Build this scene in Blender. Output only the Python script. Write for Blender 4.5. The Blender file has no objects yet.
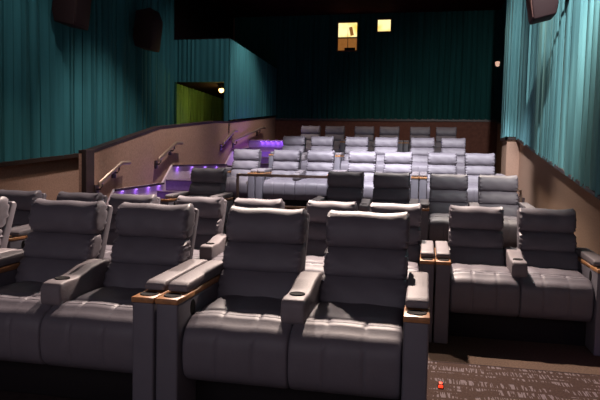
import bpy, bmesh, math, random
from mathutils import Vector, Matrix
random.seed(7)
sc = bpy.context.scene
COL = sc.collection
PI = math.pi

# ------------------------------------------------------------------ materials
def mat(name, col, rough=.6, metal=0, emit=None, estr=0, spec=.4, noise=0, nscale=30, bump=0, bscale=200, stretch=None):
    m = bpy.data.materials.new(name); m.use_nodes = True
    nt = m.node_tree; b = nt.nodes['Principled BSDF']
    b.inputs['Base Color'].default_value = (*col, 1)
    b.inputs['Roughness'].default_value = rough
    b.inputs['Metallic'].default_value = metal
    b.inputs['Specular IOR Level'].default_value = spec
    if emit:
        b.inputs['Emission Color'].default_value = (*emit, 1)
        b.inputs['Emission Strength'].default_value = estr
    tc = nt.nodes.new('ShaderNodeTexCoord')
    if noise:
        n = nt.nodes.new('ShaderNodeTexNoise'); n.inputs['Scale'].default_value = nscale
        n.inputs['Detail'].default_value = 4
        if stretch:
            mp = nt.nodes.new('ShaderNodeMapping'); mp.inputs['Scale'].default_value = (1, 1, stretch)
            nt.links.new(tc.outputs['Object'], mp.inputs[0]); nt.links.new(mp.outputs[0], n.inputs['Vector'])
        else: nt.links.new(tc.outputs['Object'], n.inputs['Vector'])
        r = nt.nodes.new('ShaderNodeValToRGB')
        r.color_ramp.elements[0].position = .3; r.color_ramp.elements[1].position = .7
        r.color_ramp.elements[0].color = (*[c*(1-noise) for c in col], 1)
        r.color_ramp.elements[1].color = (*[min(1, c*(1+noise)) for c in col], 1)
        nt.links.new(n.outputs['Fac'], r.inputs['Fac'])
        nt.links.new(r.outputs['Color'], b.inputs['Base Color'])
    if bump:
        n = nt.nodes.new('ShaderNodeTexNoise'); n.inputs['Scale'].default_value = bscale
        nt.links.new(tc.outputs['Object'], n.inputs['Vector'])
        bp = nt.nodes.new('ShaderNodeBump'); bp.inputs['Strength'].default_value = bump
        bp.inputs['Distance'].default_value = .01
        nt.links.new(n.outputs['Fac'], bp.inputs['Height'])
        nt.links.new(bp.outputs['Normal'], b.inputs['Normal'])
    return m

M = {}
M['leather'] = mat('grey_leather', (.148, .134, .158), .5, noise=.05, nscale=9, bump=.08, bscale=60, spec=.35)
M['pad'] = mat('arm_leather', (.20, .176, .19), .55, noise=.05, nscale=12, bump=.15, bscale=80, spec=.3)
M['body'] = mat('arm_vinyl', (.15, .142, .170), .5, noise=.05, nscale=6, spec=.35)
M['wood'] = mat('oak_cap', (.42, .20, .085), .4, noise=.25, nscale=25, spec=.4)
M['black'] = mat('black_plastic', (.006, .005, .006), .8, spec=.1)
M['dark'] = mat('dark_base', (.010, .007, .009), .8)
M['chrome'] = mat('chrome', (.8, .8, .85), .2, 1)
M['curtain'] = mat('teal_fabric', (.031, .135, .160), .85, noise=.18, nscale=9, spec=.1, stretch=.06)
M['curtain_lit'] = mat('teal_fabric_lit', (.11, .27, .295), .8, noise=.25, nscale=11, spec=.15, stretch=.05)  # same teal fabric, lightened to carry the strong wash on the right
M['curtain_shaded'] = mat('teal_fabric_shaded', (.009, .048, .047), .9, noise=.2, nscale=9, spec=.05, stretch=.06)  # same teal fabric with the dimness of the rear put into its colour
M['curtain_lamplit'] = mat('teal_fabric_lamplit', (.10, .19, .075), .85, noise=.2, nscale=9, spec=.05, stretch=.06)  # teal fabric with the lamp's yellow light mixed into its colour
M['tan'] = mat('tan_wall_carpet', (.42, .275, .20), .9, noise=.10, nscale=45, bump=.15, bscale=120, spec=.05)
M['tan_left'] = mat('brown_wall_carpet', (.40, .25, .195), .9, noise=.16, nscale=35, bump=.15, bscale=120, spec=.05)
M['trim'] = mat('dark_wood_trim', (.032, .019, .018), .45, noise=.2, nscale=12)
M['ceiling'] = mat('dark_ceiling', (.035, .008, .010), .95, noise=.2, nscale=2, spec=.02)
M['blackwall'] = mat('black_wall', (.010, .006, .007), .95, spec=.02)
M['brown_dark'] = mat('brown_back_wall', (.14, .06, .045), .9, noise=.15, nscale=10, spec=.05)
M['step'] = mat('stair_carpet', (.20, .13, .20), .9, noise=.2, nscale=30, spec=.05)
M['riser'] = mat('stair_riser', (.26, .17, .34), .8, noise=.1, nscale=20, spec=.1)
M['lav'] = mat('skirting_panel', (.68, .56, .62), .85, noise=.08, nscale=20, spec=.1)
M['nosing'] = mat('light_nosing', (.40, .32, .30), .5)
M['bronze'] = mat('bronze_rail', (.34, .24, .19), .35, .5)
M['speaker'] = mat('speaker_maroon', (.020, .006, .008), .8)
M['grille'] = mat('speaker_grille', (.10, .045, .038), .7, noise=.15, nscale=60)
M['led'] = mat('purple_led', (.5, .2, 1), .5, emit=(.50, .30, 1), estr=1.6)
M['warmlamp'] = mat('warm_lamp', (1, .8, .4), .5, emit=(1, .55, .15), estr=7)
M['sconce'] = mat('dim_lamp', (.8, .6, .5), .5, emit=(.9, .55, .4), estr=.8)
M['red'] = mat('red_marker', (.9, .08, .03), .4, emit=(1, .06, .02), estr=1.2)
M['platform'] = mat('platform_carpet', (.050, .036, .036), .95, noise=.3, nscale=30, spec=.03)

def window_mat():
    m = mat('projection_glow', (.9, .7, .2), .4)
    nt = m.node_tree; b = nt.nodes['Principled BSDF']
    tc = nt.nodes.new('ShaderNodeTexCoord'); n = nt.nodes.new('ShaderNodeTexNoise')
    n.inputs['Scale'].default_value = 2.2; n.inputs['Detail'].default_value = 2
    nt.links.new(tc.outputs['Object'], n.inputs['Vector'])
    r = nt.nodes.new('ShaderNodeValToRGB')
    r.color_ramp.elements[0].position = .35; r.color_ramp.elements[0].color = (1, .60, .10, 1)
    r.color_ramp.elements[1].position = .6; r.color_ramp.elements[1].color = (1, .86, .42, 1)
    nt.links.new(n.outputs['Fac'], r.inputs['Fac'])
    nt.links.new(r.outputs['Color'], b.inputs['Emission Color'])
    b.inputs['Emission Strength'].default_value = 1.25
    return m
M['glow'] = window_mat()
M['glow_dim'] = mat('reflected_glow_dim', (.3, .14, .06), .4, emit=(.45, .17, .035), estr=.55, noise=.4, nscale=5)  # weak emission imitates the brown reflection in the lower pane

def carpet_mat():
    m = bpy.data.materials.new('theatre_carpet'); m.use_nodes = True
    nt = m.node_tree; N = nt.nodes; L = nt.links; b = N['Principled BSDF']
    b.inputs['Roughness'].default_value = .95; b.inputs['Specular IOR Level'].default_value = .05
    tc = N.new('ShaderNodeTexCoord')
    sep = N.new('ShaderNodeSeparateXYZ'); L.new(tc.outputs['Object'], sep.inputs[0])
    def noise(sx, sy, det=2, off=0):
        mp = N.new('ShaderNodeMapping'); mp.inputs['Scale'].default_value = (sx, sy, 1)
        mp.inputs['Location'].default_value = (off, off, 0)
        n = N.new('ShaderNodeTexNoise'); n.inputs['Scale'].default_value = 1; n.inputs['Detail'].default_value = det
        L.new(tc.outputs['Object'], mp.inputs[0]); L.new(mp.outputs[0], n.inputs['Vector']); return n.outputs['Fac']
    def math_(op, a, c, **k):
        x = N.new('ShaderNodeMath'); x.operation = op
        for i, v in enumerate((a, c)):
            if isinstance(v, (int, float)): x.inputs[i].default_value = v
            elif v is not None: L.new(v, x.inputs[i])
        return x.outputs[0]
    dash = math_('GREATER_THAN', noise(75, 5, 1), .53)
    patch = math_('GREATER_THAN', noise(3.4, 6.5, 1, 5), .45)
    rows = math_('GREATER_THAN', math_('FRACT', math_('MULTIPLY', sep.outputs['Y'], 6.5), 0), .30)
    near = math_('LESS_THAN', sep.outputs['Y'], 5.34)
    k = math_('MULTIPLY', math_('MULTIPLY', dash, patch), math_('MULTIPLY', rows, near))
    seam = math_('LESS_THAN', math_('ABSOLUTE', math_('SUBTRACT', sep.outputs['Y'], 5.34), 0), .012)
    grain = noise(60, 60, 4)
    r = N.new('ShaderNodeValToRGB'); L.new(grain, r.inputs['Fac'])
    r.color_ramp.elements[0].position = .3; r.color_ramp.elements[0].color = (.070, .047, .036, 1)
    r.color_ramp.elements[1].position = .7; r.color_ramp.elements[1].color = (.115, .078, .058, 1)
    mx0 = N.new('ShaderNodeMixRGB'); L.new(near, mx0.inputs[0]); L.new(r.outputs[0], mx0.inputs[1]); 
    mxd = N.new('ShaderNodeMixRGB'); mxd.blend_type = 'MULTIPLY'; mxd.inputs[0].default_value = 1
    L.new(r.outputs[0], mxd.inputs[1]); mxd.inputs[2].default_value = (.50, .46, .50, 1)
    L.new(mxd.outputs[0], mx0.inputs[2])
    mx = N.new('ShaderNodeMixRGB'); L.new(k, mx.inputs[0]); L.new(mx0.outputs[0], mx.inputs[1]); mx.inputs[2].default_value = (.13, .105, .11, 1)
    mx2 = N.new('ShaderNodeMixRGB'); L.new(seam, mx2.inputs[0]); L.new(mx.outputs[0], mx2.inputs[1]); mx2.inputs[2].default_value = (.03, .02, .02, 1)
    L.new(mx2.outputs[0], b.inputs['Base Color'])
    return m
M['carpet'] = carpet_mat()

# ------------------------------------------------------------------ mesh helpers
def obj(name, bm, m, parent=None, smooth=True, loc=None):
    me = bpy.data.meshes.new(name)
    bmesh.ops.recalc_face_normals(bm, faces=bm.faces[:])
    bm.to_mesh(me); bm.free()
    me.materials.append(m)
    if smooth:
        for p in me.polygons: p.use_smooth = True
        try: me.set_sharp_from_angle(angle=math.radians(50))
        except Exception: pass
    o = bpy.data.objects.new(name, me); COL.objects.link(o)
    if parent: o.parent = parent
    if loc: o.location = loc
    return o

def tag(o, label, cat, group=None, kind=None):
    if label: o['label'] = label
    if cat: o['category'] = cat
    if group: o['group'] = group
    if kind: o['kind'] = kind
    return o

def empty(name, loc=(0, 0, 0), rz=0):
    o = bpy.data.objects.new(name, None); COL.objects.link(o)
    o.empty_display_size = .1; o.location = loc; o.rotation_euler = (0, 0, rz); return o

def box(bm, x0, x1, y0, y1, z0, z1, bev=0, seg=2):
    t = bmesh.new()
    vs = [t.verts.new((x, y, z)) for x in (x0, x1) for y in (y0, y1) for z in (z0, z1)]
    for f in ((0, 1, 3, 2), (4, 6, 7, 5), (0, 4, 5, 1), (2, 3, 7, 6), (0, 2, 6, 4), (1, 5, 7, 3)):
        t.faces.new([vs[i] for i in f])
    if bev: bmesh.ops.bevel(t, geom=t.edges[:], offset=bev, segments=seg, profile=.5, affect='EDGES')
    me = bpy.data.meshes.new('tmp'); t.to_mesh(me); t.free(); bm.from_mesh(me); bpy.data.meshes.remove(me)
    return bm

def prism_x(bm, prof, x0, x1, bev=0, seg=2):
    """profile of (y,z) points extruded along x"""
    t = bmesh.new()
    a = [t.verts.new((x0, y, z)) for y, z in prof]; b = [t.verts.new((x1, y, z)) for y, z in prof]
    t.faces.new(a); t.faces.new(b[::-1])
    n = len(prof)
    for i in range(n): t.faces.new((a[i], b[i], b[(i+1) % n], a[(i+1) % n]))
    bmesh.ops.recalc_face_normals(t, faces=t.faces[:])
    if bev: bmesh.ops.bevel(t, geom=t.edges[:], offset=bev, segments=seg, profile=.5, affect='EDGES')
    me = bpy.data.meshes.new('tmp'); t.to_mesh(me); t.free(); bm.from_mesh(me); bpy.data.meshes.remove(me)
    return bm

def tube(bm, pts, r, n=10):
    pts = [Vector(p) for p in pts]; rings = []
    for i, p in enumerate(pts):
        d = (pts[min(i+1, len(pts)-1)] - pts[max(i-1, 0)]).normalized()
        up = Vector((0, 0, 1)) if abs(d.z) < .9 else Vector((1, 0, 0))
        s = d.cross(up).normalized(); u = s.cross(d)
        rings.append([bm.verts.new(p + s*math.cos(a)*r + u*math.sin(a)*r) for a in [2*PI*k/n for k in range(n)]])
    for a, b in zip(rings, rings[1:]):
        for k in range(n): bm.faces.new((a[k], a[(k+1) % n], b[(k+1) % n], b[k]))
    bm.faces.new(rings[0][::-1]); bm.faces.new(rings[-1])
    return bm

def lathe(bm, prof, c=(0, 0, 0), n=24):
    rings = []
    for r, z in prof:
        rings.append([bm.verts.new((c[0]+r*math.cos(2*PI*k/n), c[1]+r*math.sin(2*PI*k/n), c[2]+z)) for k in range(n)])
    for a, b in zip(rings, rings[1:]):
        for k in range(n): bm.faces.new((a[k], a[(k+1) % n], b[(k+1) % n], b[k]))
    bm.faces.new(rings[0][::-1]); bm.faces.new(rings[-1])
    return bm

def puff(cx, cy, cz, sx, sy, sz, nx=22, ny=8, nz=10, n=4.0, mx=8.0, fn=None):
    """closed pillow: sx,sy,sz half sizes; n rounds the yz section, mx the ends; fn(u,v,w,p)->p"""
    bm = bmesh.new(); V = {}
    def vert(i, j, k):
        key = (i, j, k)
        if key in V: return V[key]
        u, v, w = 2*i/nx-1, 2*j/ny-1, 2*k/nz-1
        # denser sampling near the ends
        u = math.copysign(1-(1-abs(u))**1.5, u)
        m_ = max(abs(v), abs(w))
        s = 1.0
        if m_ > 1e-6:
            s = m_/((abs(v)**n+abs(w)**n)**(1/n))
        e = max(abs(u), m_)/((abs(u)**mx+(m_)**mx)**(1/mx)) if max(abs(u), m_) > 1e-6 else 1
        p = Vector((u*e*sx, v*s*e*sy, w*s*e*sz))
        if fn: p = fn(u, v, w, p)
        V[key] = bm.verts.new((p.x+cx, p.y+cy, p.z+cz)); return V[key]
    def quad(a, b, c, d):
        try: bm.faces.new((vert(*a), vert(*b), vert(*c), vert(*d)))
        except ValueError: pass
    for i in range(nx):
        for j in range(ny):
            for k in (0, nz): quad((i, j, k), (i+1, j, k), (i+1, j+1, k), (i, j+1, k))
    for i in range(nx):
        for k in range(nz):
            for j in (0, ny): quad((i, j, k), (i+1, j, k), (i+1, j, k+1), (i, j, k+1))
    for j in range(ny):
        for k in range(nz):
            for i in (0, nx): quad((i, j, k), (i, j+1, k), (i, j+1, k+1), (i, j, k+1))
    return bm

def copy_tree(o, parent=None):
    c = o.copy(); COL.objects.link(c)
    if parent: c.parent = parent
    for ch in list(o.children): copy_tree(ch, c)
    return c

# ------------------------------------------------------------------ recliner
PW = 1.6; ARMW = .137; GAP = .008
def gauss(x, s): return math.exp(-(x/s)**2)

def bolster(name, z0, z1, half, thick, seed, parent, ears=.0, sag=0.0, off=0, lean2=None, n=2.5):
    """one horizontal bolster of the back, lying on the reclined back plane"""
    rnd = random.Random(seed); ph = [rnd.uniform(0, 6) for _ in range(4)]
    zc, hz = (z0+z1)/2, (z1-z0)/2
    lean = .40
    def fn(u, v, w, p):
        a = max(0, (abs(u)-.80)/.20)
        # gathered ends
        p.y += .010*a*math.sin(w*11+ph[0]+(1 if u > 0 else 0))
        p.x += math.copysign(.008*a*math.sin(w*9+ph[1]), u)
        # soft wrinkles on the front
        p.y += -.004*math.sin(u*7+ph[2]+w*2)*(1-abs(w))
        # channel stitching seams fade in the middle third
        if v < 0: p.y += .006*(gauss(abs(u)-.36, .035))*(1-abs(w)**4)
        p.z += ears*abs(u)**6*max(0, w) - sag*(1-u*u)*max(0, w) + .004*math.sin(u*5+ph[3])*max(0, w)
        p.y += p.z*(lean if lean2 is None else lean2)
        return p
    return obj(name, puff(0, .765+(zc-.72)*lean+off, zc, half, thick, hz, nx=28, ny=8, nz=12, n=n, mx=9, fn=fn), M['leather'], parent)

def make_back(cx, seed, root):
    b = bmesh.new()
    # back shell: thin padded panel behind the bolsters
    prof = [(.76, .50), (.86, .50), (1.13, 1.225), (1.11, 1.252), (1.06, 1.252), (.81, .66)]
    prism_x(b, prof, -.278, .278, .018, 3)
    back = obj('backrest', b, M['leather'], root); back.location = (cx, 0, 0)
    bolster('headrest', 1.030, 1.290, .281, .108, seed, back, ears=.014, sag=.006, off=-.014, lean2=.20, n=2.3)
    bolster('lumbar_bolster', .842, 1.050, .280, .092, seed+1, back)
    bolster('lower_bolster', .620, .866, .292, .090, seed+2, back)
    return back

def make_seat(cx, half, seed, root):
    rnd = random.Random(seed); ph = [rnd.uniform(0, 6) for _ in range(4)]
    def fn(u, v, w, p):
        s = .008*(gauss(abs(u)-.35, .014))
        if v < 0: p.y += s*(1-abs(w)**6)
        if w > 0: p.z -= s*(1-abs(v)**6)
        p.y += .085*max(0, w)**3*(1 if v < 0 else 0) + .012*(1-u*u)*(-1 if v < 0 else 0)*(1-w*w)
        if w > 0: p.z += .012*(1-u**4) + .003*math.sin(u*6+ph[0])
        if w < 0 and v < 0: p.y += .03*w*w
        return p
    fr = obj('footrest', puff(0, .205, .475, half+.003, .165, .198, nx=56, ny=12, nz=16, n=4.6, mx=26, fn=fn), M['leather'], root)
    fr.location = (cx, 0, 0)
    def fn2(u, v, w, p):
        if w > 0: p.z += .020*(1-u**4) - .006*gauss(abs(u)-.35, .014)
        p.z -= .012*max(0, v) ; p.z += .003*math.sin(u*9+ph[1])
        return p
    c = obj('seat_cushion', puff(0, .545, .575, half-.004, .285, .108, nx=34, ny=16, nz=6, n=5, mx=20, fn=fn2), M['leather'], root)
    c.location = (cx, 0, 0)

def cup(name, parent, x, y, z, r=.036):
    prof = [(r*.86, -.001), (r*1.10, -.001), (r*1.10, .004), (r*1.02, .006), (r*.90, .003), (r*.84, .0015), (.004, .0012)]
    return obj(name, lathe(bmesh.new(), prof, (x, y, z)), M['black'], parent)

def make_arm(x0, x1, inner, root):
    """x0<x1; inner = +1 if seat lies to +x"""
    a = bmesh.new()
    prism_x(a, [(0.0, 0), (.90, 0), (.97, .70), (.95, .772), (0.0, .772)], x0, x1, .014, 3)
    arm = obj('arm', a, M['body'], root)
    # wood cap at front and strip running back below the pad
    w = bmesh.new()
    box(w, x0-.003, x1+.003, -.008, .27, .770, .803, .005, 2)
    prism_x(w, [(.27, .772), (.93, .772), (.93, .812), (.60, .812), (.27, .800)], x0-.001, x1+.001, .003, 1)
    obj('wood_cap', w, M['wood'], arm)
    # pad
    p = bmesh.new()
    prof = [(.155, .812), (.16, .850), (.20, .868), (.50, .880), (.85, .892), (.93, .888), (.94, .835), (.90, .818), (.20, .806)]
    prism_x(p, prof, x0+.002, x1-.002, .014, 3)
    obj('arm_pad', p, M['pad'], arm)
    cup('cup_holder', arm, (x0+x1)/2, .088, .803, .050)
    # dark control recess on the seat side
    r = bmesh.new(); xs = x1 if inner > 0 else x0
    n = 20; ring = []
    for dx in (-.004, .004):
        ring.append([r.verts.new((xs+dx, .235+.038*math.cos(2*PI*k/n), .705+.050*math.sin(2*PI*k/n))) for k in range(n)])
    for k in range(n): r.faces.new((ring[0][k], ring[0][(k+1) % n], ring[1][(k+1) % n], ring[1][k]))
    r.faces.new(ring[0][::-1]); r.faces.new(ring[1])
    obj('control_recess', r, M['black'], arm)
    return arm

def make_console(cx, root):
    b = bmesh.new()
    prof = [(.165, .665), (.150, .70), (.152, .775), (.175, .808), (.23, .816), (.36, .815), (.45, .830), (.56, .860), (.72, .876), (.80, .870), (.80, .60), (.30, .60)]
    prism_x(b, prof, cx-.072, cx+.072, .016, 3)
    c = obj('centre_console', b, M['pad'], root)
    cup('cup_holder', c, cx, .295, .8175, .044)
    return c

def make_base(xa, xb, root, studs):
    b = bmesh.new()
    box(b, xa, xb, .30, .86, .0, .46, .01, 1)
    box(b, xa+.02, xb-.02, .12, .30, .30, .33, .0, 1)
    o = obj('base', b, M['dark'], root)
    for x in studs:
        obj('metal_stud', lathe(bmesh.new(), [(.004, 0), (.007, .004), (.007, .010), (.003, .014)], (x, .235, .268), 10), M['chrome'], root)

def make_pair():
    root = empty('reclining_loveseat')
    H = PW/2
    for s in (-1, 1):
        make_back(s*.364, 11+s*5, root)
        make_seat(s*.324, .322, 31+s*5, root)
    make_arm(-H+GAP, -H+GAP+ARMW, +1, root)
    make_arm(H-GAP-ARMW, H-GAP, -1, root)
    make_console(0, root)
    make_base(-H+GAP+ARMW, H-GAP-ARMW, root, (.03,))
    return root

def make_single():
    root = empty('recliner_chair')
    H = .447
    make_back(0, 61, root)
    make_seat(0, .298, 71, root)
    make_arm(-H+GAP, -H+GAP+ARMW, +1, root)
    make_arm(H-GAP-ARMW, H-GAP, -1, root)
    make_base(-H+GAP+ARMW, H-GAP-ARMW, root, ())
    return root

FLOOR = -.05
ROW = {1: (-.738, 4.198-.93, .051), 2: (-.667, 6.824-.93, FLOOR), 3: (-.862, 9.573-.93, .26),
       4: (-.896, 12.447-.93, .65), 5: (-1.304, 15.008-.93, 1.06), 6: (-1.396, 17.70-.93, 1.49)}
GR = {1: 'recliners of the front row', 2: 'recliners of the second row', 3: 'recliners of the third row behind the walkway',
      4: 'brightly lit recliners of the fourth row', 5: 'recliners of the fifth row', 6: 'dim recliners of the back row'}
pair0 = make_pair(); single0 = make_single()
spec = [
 ('p', 1, 0, 'dark grey two-seat recliner in the centre foreground, all of its seats and front in view'),
 ('p', 1, -1, 'dark grey two-seat recliner at left foreground, left of the one in the centre foreground'),
 ('p', 1, -2, 'front-row two-seat recliner at far left, mostly cut off by the photo edge'),
 ('p', 2, 1, 'dark grey two-seat recliner at right in the second row, near the bare tan wall'),
 ('p', 2, 0, 'second-row two-seat recliner directly behind right half of the centre foreground recliner'),
 ('p', 2, -1, 'second-row two-seat recliner showing between and above the two big foreground recliners'),
 ('p', 2, -2, 'second-row two-seat recliner whose headrests peek above the left foreground recliner'),
 ('p', 2, -3, 'second-row two-seat recliner at far left beside the brown wall, right seat visible'),
 ('p', 3, 0, 'third-row two-seat recliner with shadowed headrests, just right of the bronze railing gap'),
 ('p', 3, 1, 'third-row two-seat recliner at right with shadowed headrests, nearest the tan pilaster'),
 ('s', 3, -3.55, 'single dark grey recliner in the third row beside the purple-lit steps'),
 ('p', 4, -1, 'pale lit two-seat recliner in the fourth row, seen behind the bronze railing'),
 ('p', 4, 0, 'pale lit two-seat recliner in the middle of the fourth row'),
 ('p', 4, 1, 'pale lit two-seat recliner at the right end of the fourth row'),
 ('s', 4, -3.745, 'single pale lit recliner at left end of fourth row beside the stairs'),
 ('p', 5, -1, 'fifth-row two-seat recliner at the left end beside the purple stair top'),
 ('p', 5, 0, 'fifth-row two-seat recliner in the middle of its row'),
 ('p', 5, 1, 'fifth-row two-seat recliner at the right end of its row'),
 ('p', 6, -1, 'dim brown-lit two-seat recliner at the left end of the back row'),
 ('p', 6, 0, 'dim brown-lit two-seat recliner in the middle of the back row'),
 ('p', 6, 1, 'dim brown-lit two-seat recliner at the right end of the back row'),
]
first = {'p': True, 's': True}
for k, r, i, lab in spec:
    src = pair0 if k == 'p' else single0
    o = src if first[k] else copy_tree(src)
    first[k] = False
    x0, y0, z0 = ROW[r]
    o.location = ((x0+i*PW) if k == 'p' else i, y0, z0)
    tag(o, lab, 'recliner', GR[r])

# ------------------------------------------------------------------ setting
def struct(name, bm, m, smooth=False):
    o = obj(name, bm, m, None, smooth); o['kind'] = 'structure'; return o
XL, XH, XR, YB, ZC = -6.72, -5.10, 2.0, 20.3, 6.65
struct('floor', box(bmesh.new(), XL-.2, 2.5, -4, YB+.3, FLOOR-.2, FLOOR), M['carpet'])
struct('ceiling', box(bmesh.new(), XL-.2, 2.6, -4, YB+.3, ZC, ZC+.15), M['ceiling'])
struct('wall_front', box(bmesh.new(), XL-.2, 2.5, -4.2, -4, FLOOR, ZC), M['blackwall'])
# seating platforms
def plat(name, x0, x1, y0, y1, z, m=None): return struct(name, box(bmesh.new(), x0, x1, y0, y1, FLOOR, z), m or M['platform'])
plat('trim_1', XL+.4, .058, 3.24, 4.45, .05)
plat('floor_1', -4.05, XR, 8.35, 10.2, .26)
plat('floor_2', -4.25, XR, 10.2, 12.75, .65)
plat('floor_3', -4.25, XR, 12.75, 15.3, 1.06)
plat('floor_4', -4.0, XR+.25, 15.3, YB, 1.49)
# kerb wall with wooden cap in front of fourth row platform
struct('trim_2', box(bmesh.new(), -4.2, -1.70, 10.12, 10.2, .26, .88), M['platform'])
struct('trim_3', box(bmesh.new(), -4.22, -1.70, 10.09, 10.23, .88, .915, .006), M['wood'])

# left wall (behind the corridor), right walls, back wall
struct('wall_left', box(bmesh.new(), XL-.2, XL, -4, YB, FLOOR, ZC), M['tan_left'])
struct('wall_back', box(bmesh.new(), XL-.2, 2.6, YB, YB+.2, FLOOR, ZC), M['brown_dark'])
bm = bmesh.new(); box(bm, XR, XR+.2, -4, 14.6, FLOOR, ZC); struct('wall_right', bm, M['tan'])
struct('wall_right_rear', box(bmesh.new(), 2.25, 2.45, 14.6, YB, FLOOR, ZC), M['tan'])
PX = 1.735; PY0, PY1 = 13.75, 14.6
struct('wall_right_pilaster', box(bmesh.new(), PX, XR+.25, PY0, PY1, FLOOR, ZC), M['tan'])

def trim_run(name, pts, w, t, m, axis='y'):
    """sloped cap: pts (x,y,z) along its top; w = thickness in x, t = height"""
    bm = bmesh.new(); rings = []
    for x, y, z in pts:
        rings.append([bm.verts.new((x-w/2, y, z)), bm.verts.new((x+w/2, y, z)), bm.verts.new((x+w/2, y, z-t)), bm.verts.new((x-w/2, y, z-t))])
    for a, b in zip(rings, rings[1:]):
        for k in range(4): bm.faces.new((a[k], a[(k+1) % 4], b[(k+1) % 4], b[k]))
    bm.faces.new(rings[0][::-1]); bm.faces.new(rings[-1])
    return struct(name, bm, m)
RT = lambda y: 1.43+(y-7.52)*(2.33-1.43)/(13.75-7.52)      # trim line of right wall
trim_run('trim_4', [(XR-.045, 3.0, RT(3.0)), (XR-.045, PY0+.01, RT(PY0))], .10, .045, M['trim'])
bm = bmesh.new(); box(bm, PX-.04, XR+.01, PY0-.04, PY0+.01, RT(PY0)-.06, RT(PY0)+.01); struct('trim_5', bm, M['trim'])
bm = bmesh.new(); box(bm, PX-.04, PX+.01, PY0-.04, PY1, RT(PY0)-.06, RT(PY0)+.01); struct('trim_6', bm, M['trim'])
trim_run('trim_7', [(2.23, PY1, 2.45), (2.23, YB, 3.17)], .07, .07, M['trim'])
struct('trim_8', box(bmesh.new(), XH, 2.25, YB-.05, YB, 3.12, 3.20), M['trim'])

# half wall beside the stairs, with sloping cap
HW = [(8.42, 1.79), (8.62, 1.81), (11.02, 2.32), (14.17, 2.66), (15.2, 2.72), (20.25, 3.27)]
bm = bmesh.new()
prism_x(bm, [(8.42, FLOOR)] + [(y, z-.03) for y, z in HW] + [(20.25, FLOOR)], XH-.14, XH)
struct('wall_left_half', bm, M['tan_left'])
trim_run('trim_9', [(XH-.07, y, z) for y, z in HW], .15, .05, M['trim'])
struct('trim_10', box(bmesh.new(), XH-.07, XH+.01, 8.38, 8.62, FLOOR, 1.80, .006), M['trim'])
# trim of the front left panel
LT = lambda y: 1.58+(y-8.46)*(.21/2.43)
trim_run('trim_11', [(XL+.09, y, LT(y)) for y in (2, 11.6)], .18, .07, M['trim'])
# box over the stairs (entry tunnel)
BX = 15.2; ZB0, ZB1 = 2.58, 4.86
bm = bmesh.new()
box(bm, XL, -6.60, BX, BX+.1, 2.4, ZB1); box(bm, -5.24, XH, BX, BX+.1, 2.4, ZB1); box(bm, -6.60, -5.24, BX, BX+.1, 3.75, ZB1)
box(bm, XH-.13, XH-.012, BX, YB, 2.9, ZB1)
box(bm, XL, XH-.12, BX+.1, YB, ZB1-.12, ZB1)
struct('wall_left_bulkhead', bm, M['curtain_shaded'])
struct('ceiling_tunnel', box(bmesh.new(), XL, XH-.13, BX+.1, YB, 3.75, 3.85), M['blackwall'])
struct('wall_left_upper', box(bmesh.new(), XL, XL+.04, BX+.1, YB, ZB1, ZC), M['blackwall'])
struct('trim_12', box(bmesh.new(), XL, XH+.02, BX-.02, BX+.10, ZB1, ZB1+.03), M['blackwall'])

# ------------------------------------------------------------------ curtains
def curtain(name, path, zbot, ztop, pitch, depth, m, label, seed=1, nrm=(1, 0), group=None, irr=.25, val=.10):
    """path: (x,y) start, end. pleats offset along nrm. zbot(s) callable with the y/x position"""
    rnd = random.Random(seed)
    (xa, ya), (xb, yb) = path; L = math.hypot(xb-xa, yb-ya)
    bm = bmesh.new(); s = 0; cols = []
    while s < L:
        w = pitch*rnd.uniform(1-irr, 1+irr*1.6); d = depth*rnd.uniform(.8, 1.2)
        tl = rnd.uniform(-.3, .3); g = rnd.uniform(.6, 1.6)*val
        for fr_, hh in ((0, 0), (g, .02), (g+.05, .7-tl*.4), (g+.18, .95-tl), (.6, 1), (.85, .95+tl), (.97, .7+tl*.5)):
            ss = s + w*fr_
            if ss > L: break
            o_ = d*hh
            cols.append((ss, o_))
        s += w
    cols.append((L, 0))
    prev = None; nz = 5
    drift = [rnd.uniform(-.3, .3)*pitch for _ in range(nz+1)]
    for ss, o_ in cols:
        x = xa+(xb-xa)*ss/L; y = ya+(yb-ya)*ss/L
        zb = zbot(x, y); row = []
        for k in range(nz+1):
            t = k/nz
            oo = o_*(1-.25*t)+.004
            dd = .012*math.sin(ss*3.1+t*5)
            row.append(bm.verts.new((x+nrm[0]*oo+(xb-xa)/L*dd, y+nrm[1]*oo+(yb-ya)/L*dd, zb+(ztop-zb)*t)))
        if prev:
            for k in range(nz): bm.faces.new((prev[k], row[k], row[k+1], prev[k+1]))
        prev = row
    o = obj(name, bm, m, None, True)
    return tag(o, label, 'curtain', group)
curtain('pleated_wall_curtain', ((XL+.01, -1.0), (XL+.01, BX-.01)), lambda x, y: LT(min(y, 11)) - .03 - max(0, y-11)*.1, ZC, .21, .12, M['curtain'],
        'long teal pleated curtain covering the left wall behind the two dark speakers', 3, (1, 0), val=.13)
curtain('pleated_wall_curtain', ((XR-.01, 3.0), (XR-.01, PY0-.005)), lambda x, y: RT(y)-.03, ZC, .15, .075, M['curtain_lit'],
        'brightly lit teal pleated curtain on the right wall above the tan panel', 5, (-1, 0), irr=.6, val=.22)
curtain('pleated_wall_curtain', ((XR, PY0-.01), (PX-.01, PY0-.01)), lambda x, y: RT(PY0), ZC, .10, .04, M['curtain_lit'],
        'narrow strip of teal curtain on the pilaster face above the tan pilaster', 6, (0, -1))
curtain('pleated_wall_curtain', ((PX-.005, PY0), (PX-.005, PY1)), lambda x, y: RT(PY0), ZC, .12, .03, M['curtain_lit'],
        'edge of teal curtain round the inner side of the tan pilaster', 8, (-1, 0))
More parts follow.
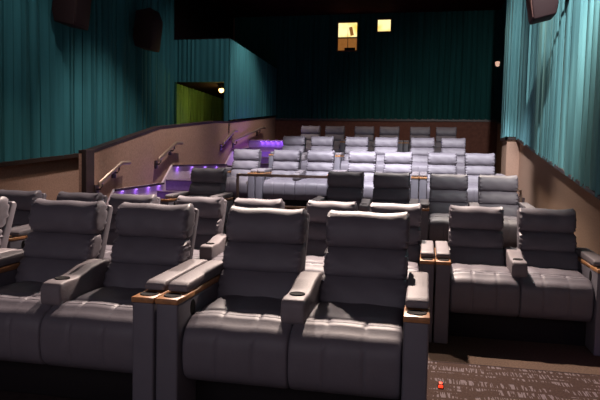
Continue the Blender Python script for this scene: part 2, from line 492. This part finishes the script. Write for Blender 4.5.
curtain('pleated_wall_curtain', ((2.24, PY1), (2.24, YB)), lambda x, y: 2.45+(y-PY1)*.126, ZC, .16, .06, M['curtain_shaded'],
        'unlit dark curtain on the recessed right wall beside the tiny wall lamp', 9, (-1, 0))
curtain('pleated_wall_curtain', ((XL+.1, YB-.01), (2.24, YB-.01)), lambda x, y: 3.18 if x > XH else 4.9, ZC, .17, .05, M['curtain_shaded'],
        'shaded teal pleated curtain across the back wall below the two projection windows', 10, (0, -1))
curtain('pleated_wall_curtain', ((XH+.005, BX), (XH+.005, YB)), lambda x, y: 2.76+(y-BX)*.105, ZB1, .17, .035, M['curtain'],
        'teal curtain on the long side of the boxed bulkhead over the stairs', 11, (1, 0))
# face of bulkhead, split round the opening: built as one curtain with three panels
bm = bmesh.new(); rnd = random.Random(4)
x = XL+.05
while x < XH-.01:
    w = rnd.uniform(.10, .20); d = .03
    x2 = min(x+w, XH)
    for k in range(4):
        a, b_ = x+(x2-x)*k/4, x+(x2-x)*(k+1)/4
        mid = (a+b_)/2
        zb = 3.75 if -6.60 < mid < -5.24 else 2.62
        ya, yb_ = BX-.004-d*(.5-.5*math.cos(2*PI*k/4)), BX-.004-d*(.5-.5*math.cos(2*PI*(k+1)/4))
        v = [bm.verts.new(p) for p in ((a, ya, zb), (b_, yb_, zb), (b_, yb_, ZB1), (a, ya, ZB1))]
        bm.faces.new(v)
    x = x2
bmesh.ops.remove_doubles(bm, verts=bm.verts[:], dist=.0005)
tag(obj('bulkhead_curtain', bm, M['curtain']), 'teal curtain on the bulkhead face framing the yellow-green lit opening', 'curtain')
curtain('tunnel_curtain', ((XL+.01, BX+.12), (XL+.01, YB)), lambda x, y: FLOOR+.01, 3.74, .30, .08, M['curtain_lamplit'],
        'curtain inside the entry opening, lit yellow-green by the small lamp', 12, (1, 0))

# ------------------------------------------------------------------ stairs along left half wall
def stair(name, y0, y1, z, light=True, x1=-4.27):
    bm = bmesh.new(); box(bm, XH, x1, y0, y1, FLOOR, z)
    o = struct(name, bm, M['step'])
    r = bmesh.new(); box(r, XH, x1, y0-.012, y0, z-.20, z-.02)
    ro = obj('riser_face', r, M['riser'], o, False)
    n = bmesh.new(); box(n, XH, x1, y0-.03, y0+.03, z-.005, z+.012)
    obj('nosing', n, M['nosing'], o, False)
    return o
for i, (y0, y1, z) in enumerate([(8.55, 8.85, .26), (8.85, 9.15, .56), (9.15, 10.85, .86), (10.85, 11.25, 1.06), (11.25, 14.6, 1.27),
                                 (14.6, 15.0, 1.42), (15.0, 15.5, 1.55)]):
    stair('stair_step', y0, y1, z, x1=-4.27)
for i, (y0, y1, z) in enumerate([(15.5, 16.3, 1.62), (16.3, 16.7, 1.80), (16.7, 17.1, 1.98), (17.1, YB, 2.30)]):
    stair('stair_step', y0, y1, z, x1=-3.83)
stair_light_y = 17.1
# skirting panels with dark cap, led lights beneath
SK = [(9.2, 1.16), (11.1, 1.22), (11.55, 1.57), (14.95, 1.60), (15.5, 1.97), (17.2, 2.10)]
prof = [(8.7, .62)] + SK
bm = bmesh.new(); prism_x(bm, prof + [(17.2, .3), (8.7, .2)], XH, XH+.035)
struct('baseboard_left', bm, M['lav'])
for i, (a, b_) in enumerate(((0, 1), (2, 3), (4, 5))):
    trim_run('trim_%d' % (20+i), [(XH+.035, *SK[a]), (XH+.035, *SK[b_])], .07, .035, M['trim'])
def led(x, y, z, label, dr=(0, 0, -1), e=1.6, lamp=True, rad=.028):
    o = obj('led_light', lathe(bmesh.new(), [(rad, -.012), (rad, 0), (.01, .004)], (0, 0, 0), 12), M['led'])
    o.location = (x, y, z); tag(o, label, 'light', 'purple step lights')
    if lamp:
        l = bpy.data.lights.new('led_glow', 'POINT'); l.energy = e; l.color = (.36, .14, 1); l.shadow_soft_size = .05
        lo = bpy.data.objects.new('led_glow', l); COL.objects.link(lo); lo.location = (x+.05, y, z-.05)
for y in (9.45, 9.95, 10.45, 10.9):
    led(XH+.05, y, 1.115+(y-9.2)*.03, 'small purple light under the lower dark ledge of the left half wall', e=.35, rad=.02)
for y in (11.8, 12.6, 13.4, 14.2):
    led(XH+.05, y, 1.525, 'small purple light under the upper dark ledge of the left half wall', e=.45, rad=.02)
for y in (15.8, 16.6):
    led(XH+.05, y, 1.95, 'small purple light under the topmost dark ledge of the left half wall', e=.8)
for k in range(6):
    led(-4.72+k*.155, 17.06, 2.27, 'small purple light in the row across the top stair riser', e=.9, rad=.022)
for (x, y, z, e) in ((-4.4, 16.3, 2.15, 9), (-4.65, 10.6, 1.35, 1.2), (-4.7, 15.4, 1.9, 2.5)):
    l = bpy.data.lights.new('step_glow', 'POINT'); l.energy = e; l.color = (.36, .14, 1); l.shadow_soft_size = .15
    lo = bpy.data.objects.new('step_glow', l); COL.objects.link(lo); lo.location = (x, y, z)

# ------------------------------------------------------------------ handrails
def handrail(label, a, b, tail):
    root = empty('handrail', (XH+.11, a[0], a[1])); ox, oy, oz = root.location
    bm = bmesh.new()
    pts = [(0, 0, -.05), (0, 0, 0), (0, b[0]-oy, b[1]-oz), (0, b[0]-oy+tail, b[1]-oz+.01)]
    tube(bm, pts, .034, 10); obj('rail_tube', bm, M['bronze'], root)
    for t in (.10, .90):
        y = (b[0]-oy)*t; z = (b[1]-oz)*t
        k = bmesh.new()
        tube(k, [(-.10, y, z-.13), (-.03, y, z-.13), (0, y, z-.09), (0, y, z-.02)], .014, 8)
        obj('bracket', k, M['trim'], root)
        w = bmesh.new(); box(w, -.105, -.085, y-.06, y+.06, z-.22, z-.06, .006)
        obj('wall_plate', w, M['trim'], root)
    tag(root, label, 'handrail', 'handrails on the left half wall')
handrail('short sloping handrail on half wall, the nearest one beside the dark post', (8.6, 1.28), (9.28, 1.60), .30)
handrail('short sloping handrail on half wall, second one up the stairs', (10.75, 1.68), (11.55, 2.02), .30)
handrail('short sloping handrail on half wall below the bulkhead corner', (14.5, 2.12), (15.35, 2.48), .25)
handrail('farthest handrail running up toward the back wall', (15.3, 2.20), (18.2, 2.74), .30)

# bronze guard railing in front of the gap
root = empty('guard_railing', (-3.23, 10.12, .915))
bm = bmesh.new(); box(bm, 0, 1.85, -.025, .025, .50, .545, .006); obj('top_rail', bm, M['bronze'], root)
for x in (.0, 1.78):
    bm = bmesh.new(); box(bm, x, x+.045, -.022, .022, 0, .50, .004); obj('post', bm, M['bronze'], root)
tag(root, 'bronze guard railing with square post in front of the pale fourth row seats', 'railing')
# small rail post at right end of third row
root = empty('end_rail', (1.62, 10.9, .65))
bm = bmesh.new(); tube(bm, [(.04, .12, 0), (.04, .12, .56), (.02, .06, .62), (-.04, -.1, .63)], .022, 8); obj('rail_tube', bm, M['bronze'], root)
bm = bmesh.new(); lathe(bm, [(.05, 0), (.05, .012), (.022, .014)], (.04, .12, 0), 14); obj('base_plate', bm, M['bronze'], root)
tag(root, 'thin bronze rail end beside the tan wall, right of the third row', 'railing')

# ------------------------------------------------------------------ speakers
def speaker(loc, rz, tilt, s, label, gm='speaker'):
    root = empty('wall_speaker', loc, rz)
    bm = bmesh.new(); w, d, h = .36*s, .34*s, .60*s
    prof = [(-d, -h*.50), (-d*.15, -h*.46), (0, -h*.2), (0, h*.5), (-d*.75, h*.62), (-d, h*.35)]
    prism_x(bm, prof, -w/2, w/2, .02, 2)
    bmesh.ops.rotate(bm, verts=bm.verts[:], cent=(0, 0, 0), matrix=Matrix.Rotation(tilt, 3, 'X'))
    obj('cabinet', bm, M['speaker'], root)
    bm = bmesh.new(); box(bm, -w/2+.02, w/2-.02, -d-.012, -d+.012, -h*.44, h*.30, .006)
    bmesh.ops.rotate(bm, verts=bm.verts[:], cent=(0, 0, 0), matrix=Matrix.Rotation(tilt, 3, 'X'))
    obj('grille', bm, M[gm], root)
    bm = bmesh.new(); tube(bm, [(0, -.02, 0), (0, .16, .05)], .03, 8); box(bm, -.08, .08, .15, .17, -.06, .14)
    obj('bracket', bm, M['black'], root)
    tag(root, label, 'speaker', 'wall speakers'); return root
speaker((XL+.23, 9.85, 4.44), PI/2, .12, 1.35, 'dark maroon speaker on left curtain, the larger one at the top edge')
speaker((XL+.23, 12.85, 4.59), PI/2, .12, 1.35, 'dark maroon speaker on left curtain, nearer the bulkhead')
speaker((XR-.26, 9.25, 4.12), -PI/2, .15, 1.05, 'dark speaker with brown grille on the bright right curtain', 'grille')

# ------------------------------------------------------------------ projection windows and lamps
def window(name, x0, x1, z0, z1, zs=None):
    y = YB-.06
    fr = bmesh.new(); t = .035
    box(fr, x0-t, x1+t, y-.05, y+.05, z1, z1+t); box(fr, x0-t, x1+t, y-.05, y+.05, z0-t, z0)
    box(fr, x0-t, x0, y-.05, y+.05, z0, z1); box(fr, x1, x1+t, y-.05, y+.05, z0, z1)
    if zs: box(fr, x0, x1, y-.03, y+.03, zs-.02, zs+.02)
    f = struct(name, fr, M['brown_dark'])
    p = bmesh.new(); box(p, x0, x1, y-.0, y+.02, zs or z0, z1); obj('lit_pane', p, M['glow'], f, False)
    if zs:
        p = bmesh.new(); box(p, x0, x1, y-.0, y+.02, z0, zs); obj('lower_pane', p, M['glow_dim'], f, False)
        p = bmesh.new(); tube(p, [(x1-.22, y-.01, z1-.15), (x1-.16, y-.01, z1-.42)], .06, 10); obj('projector_lens', p, M['glow_dim'], f, False)
        p = bmesh.new(); box(p, x0+.22, x1-.05, y-.03, y-.01, z0, z0+.09); obj('dark_sill', p, M['black'], f, False)
    return f
window('window_1', -2.98, -2.35, 5.45, 6.36, 5.87)
window('window_2', -1.67, -1.25, 6.05, 6.43)

root = empty('ceiling_lamp', (-5.50, 15.75, 3.60))
bm = bmesh.new(); bmesh.ops.create_uvsphere(bm, u_segments=16, v_segments=10, radius=.068); obj('bulb', bm, M['warmlamp'], root)
bm = bmesh.new(); lathe(bm, [(.10, .15), (.10, .10), (.06, .06), (.05, .03)], (0, 0, 0), 16); obj('fitting', bm, M['trim'], root)
tag(root, 'small glowing yellow lamp at the top of the bulkhead opening', 'lamp')
root = empty('wall_sconce', (2.10, 19.6, 4.86))
bm = bmesh.new(); lathe(bm, [(.02, -.09), (.06, -.06), (.075, .03), (.06, .06)], (0, 0, 0), 14); obj('shade', bm, M['sconce'], root)
bm = bmesh.new(); box(bm, .04, .11, -.04, .04, -.05, .05); obj('wall_plate', bm, M['trim'], root)
tag(root, 'tiny dim wall lamp high on the dark recessed right wall', 'lamp')
root = empty('floor_marker', (.18, 4.72, FLOOR))
bm = bmesh.new(); box(bm, -.022, .022, -.03, .03, 0, .03, .006); obj('housing', bm, M['black'], root)
bm = bmesh.new(); box(bm, -.018, .018, -.034, -.026, .004, .026, .002); box(bm, -.012, .012, -.02, .02, .028, .034, .001); obj('red_lens', bm, M['red'], root)
tag(root, 'tiny glowing red marker light on the patterned carpet by the front recliner', 'light')

# ------------------------------------------------------------------ lights
def aim(o, t):
    o.rotation_euler = (Vector(t)-Vector(o.location)).to_track_quat('-Z', 'Y').to_euler()
def spot(loc, tgt, e, ang, blend, col=(1, .93, .88), size=.12):
    l = bpy.data.lights.new('downlight_or_fill', 'SPOT'); l.energy = e; l.spot_size = math.radians(ang); l.spot_blend = blend
    l.color = col; l.shadow_soft_size = size
    o = bpy.data.objects.new('downlight_or_fill', l); COL.objects.link(o); o.location = loc; aim(o, tgt); return o
def area(loc, tgt, e, sx, sy, col):
    l = bpy.data.lights.new('area', 'AREA'); l.energy = e; l.shape = 'RECTANGLE'; l.size = sx; l.size_y = sy; l.color = col
    o = bpy.data.objects.new('area', l); COL.objects.link(o); o.location = loc; aim(o, tgt); return o
# warm lamps above the walkway: light front rows from behind
spot((-.9, 9.75, 6.5), (-1.15, 4.9, 0), 5600, 52, .5, (1, .80, .68))
spot((-3.3, 9.75, 6.5), (-3.4, 5.3, 0), 2300, 62, .4, (1, .82, .72))
# separate spots added to light the third row from behind
spot((-.2, 12.3, 6.5), (.0, 9.2, .8), 1300, 44, .4, (1, .90, .84))
spot((-3.6, 12.3, 6.5), (-3.6, 9.2, .8), 500, 34, .4, (1, .90, .84))
# brilliant lamps that flood rows four and five
spot((-2.2, 10.1, 6.5), (-2.0, 13.1, 1.3), 3300, 48, .4, (.96, .93, 1))
spot((.2, 10.1, 6.5), (.0, 13.1, 1.3), 2900, 48, .4, (.96, .93, 1))
# weak fill spot added to lift the dark back row
spot((-1.2, 16.4, 6.5), (-1.2, 18.2, 2.0), 160, 85, .8, (1, .72, .55))
# wall washer for right curtain, then fill spots added for the right walls
spot((1.25, 5.6, 6.4), (2.0, 9.6, 4.2), 2200, 70, .8, (1, .98, .96))
spot((.6, 14.2, 6.5), (1.9, 13.9, 1.8), 160, 60, .8, (1, .85, .7))
spot((1.2, 11.6, 6.4), (2.0, 9.6, 1.0), 1300, 46, .9, (1, .84, .68))
spot((1.0, 16.6, 6.5), (2.2, 16.8, 2.2), 60, 60, .8, (1, .7, .5))  # weak fill added for the recessed right wall
spot((1.0, 6.8, 5.6), (2.0, 8.9, 1.2), 420, 36, .9, (1, .84, .68))  # low fill added to brighten the tan panel
# left side wash: fill spots added for half wall, bulkhead and front panel
spot((-3.4, 10.5, 6.5), (-5.1, 11.2, 1.8), 950, 66, .8, (1, .86, .78))
spot((-2.8, 12.0, 6.5), (-5.4, 15.4, 3.6), 260, 60, .8, (1, .90, .85))
spot((-3.4, 15.6, 6.5), (-5.1, 16.8, 2.3), 480, 72, .8, (1, .84, .74))
spot((-4.2, 6.0, 4.2), (-6.7, 9.2, .7), 130, 42, .9, (1, .78, .62))
spot((-4.6, 7.6, 6.5), (-6.7, 9.0, 2.2), 160, 70, .9, (1, .90, .85))
# unseen fill added from the screen side to lift the seat fronts
area((-2, -3.6, 3.2), (-2, 10, 1.5), 88, 8, 4, (.97, .88, 1))
l = bpy.data.lights.new('tunnel_lamp', 'POINT'); l.energy = 24; l.color = (1, .72, .18); l.shadow_soft_size = .08
o = bpy.data.objects.new('tunnel_lamp', l); COL.objects.link(o); o.location = (-5.55, 15.95, 3.40)
# faint purple accent on carpet at right
spot((2.0-.2, 3.2, 1.2), (1.6, 4.4, FLOOR), 26, 60, .9, (.5, .2, 1))

w = bpy.data.worlds.new('World'); sc.world = w; w.use_nodes = True
w.node_tree.nodes['Background'].inputs[0].default_value = (.5, .45, .55, 1)
w.node_tree.nodes['Background'].inputs[1].default_value = .02

# ------------------------------------------------------------------ camera
cd = bpy.data.cameras.new('camera'); cam = bpy.data.objects.new('camera', cd); COL.objects.link(cam); sc.camera = cam
f, yaw, pit, rol, h = 600.5, .203, .062, .022, 1.672
cd.sensor_fit = 'HORIZONTAL'; cd.sensor_width = 36; cd.lens = f*36/600; cd.clip_start = .05
cy, sy = math.cos(yaw), math.sin(yaw)
fw = Vector((-sy*math.cos(pit), cy*math.cos(pit), -math.sin(pit))); r = Vector((cy, sy, 0)); u = r.cross(fw)
r2 = math.cos(rol)*r+math.sin(rol)*u; u2 = -math.sin(rol)*r+math.cos(rol)*u
R = Matrix((r2, u2, -fw)).transposed().to_4x4(); R.translation = (0, 0, h); cam.matrix_world = R
sc.view_settings.view_transform = 'Standard'
sc.view_settings.look = 'None'
sc.view_settings.exposure = 0
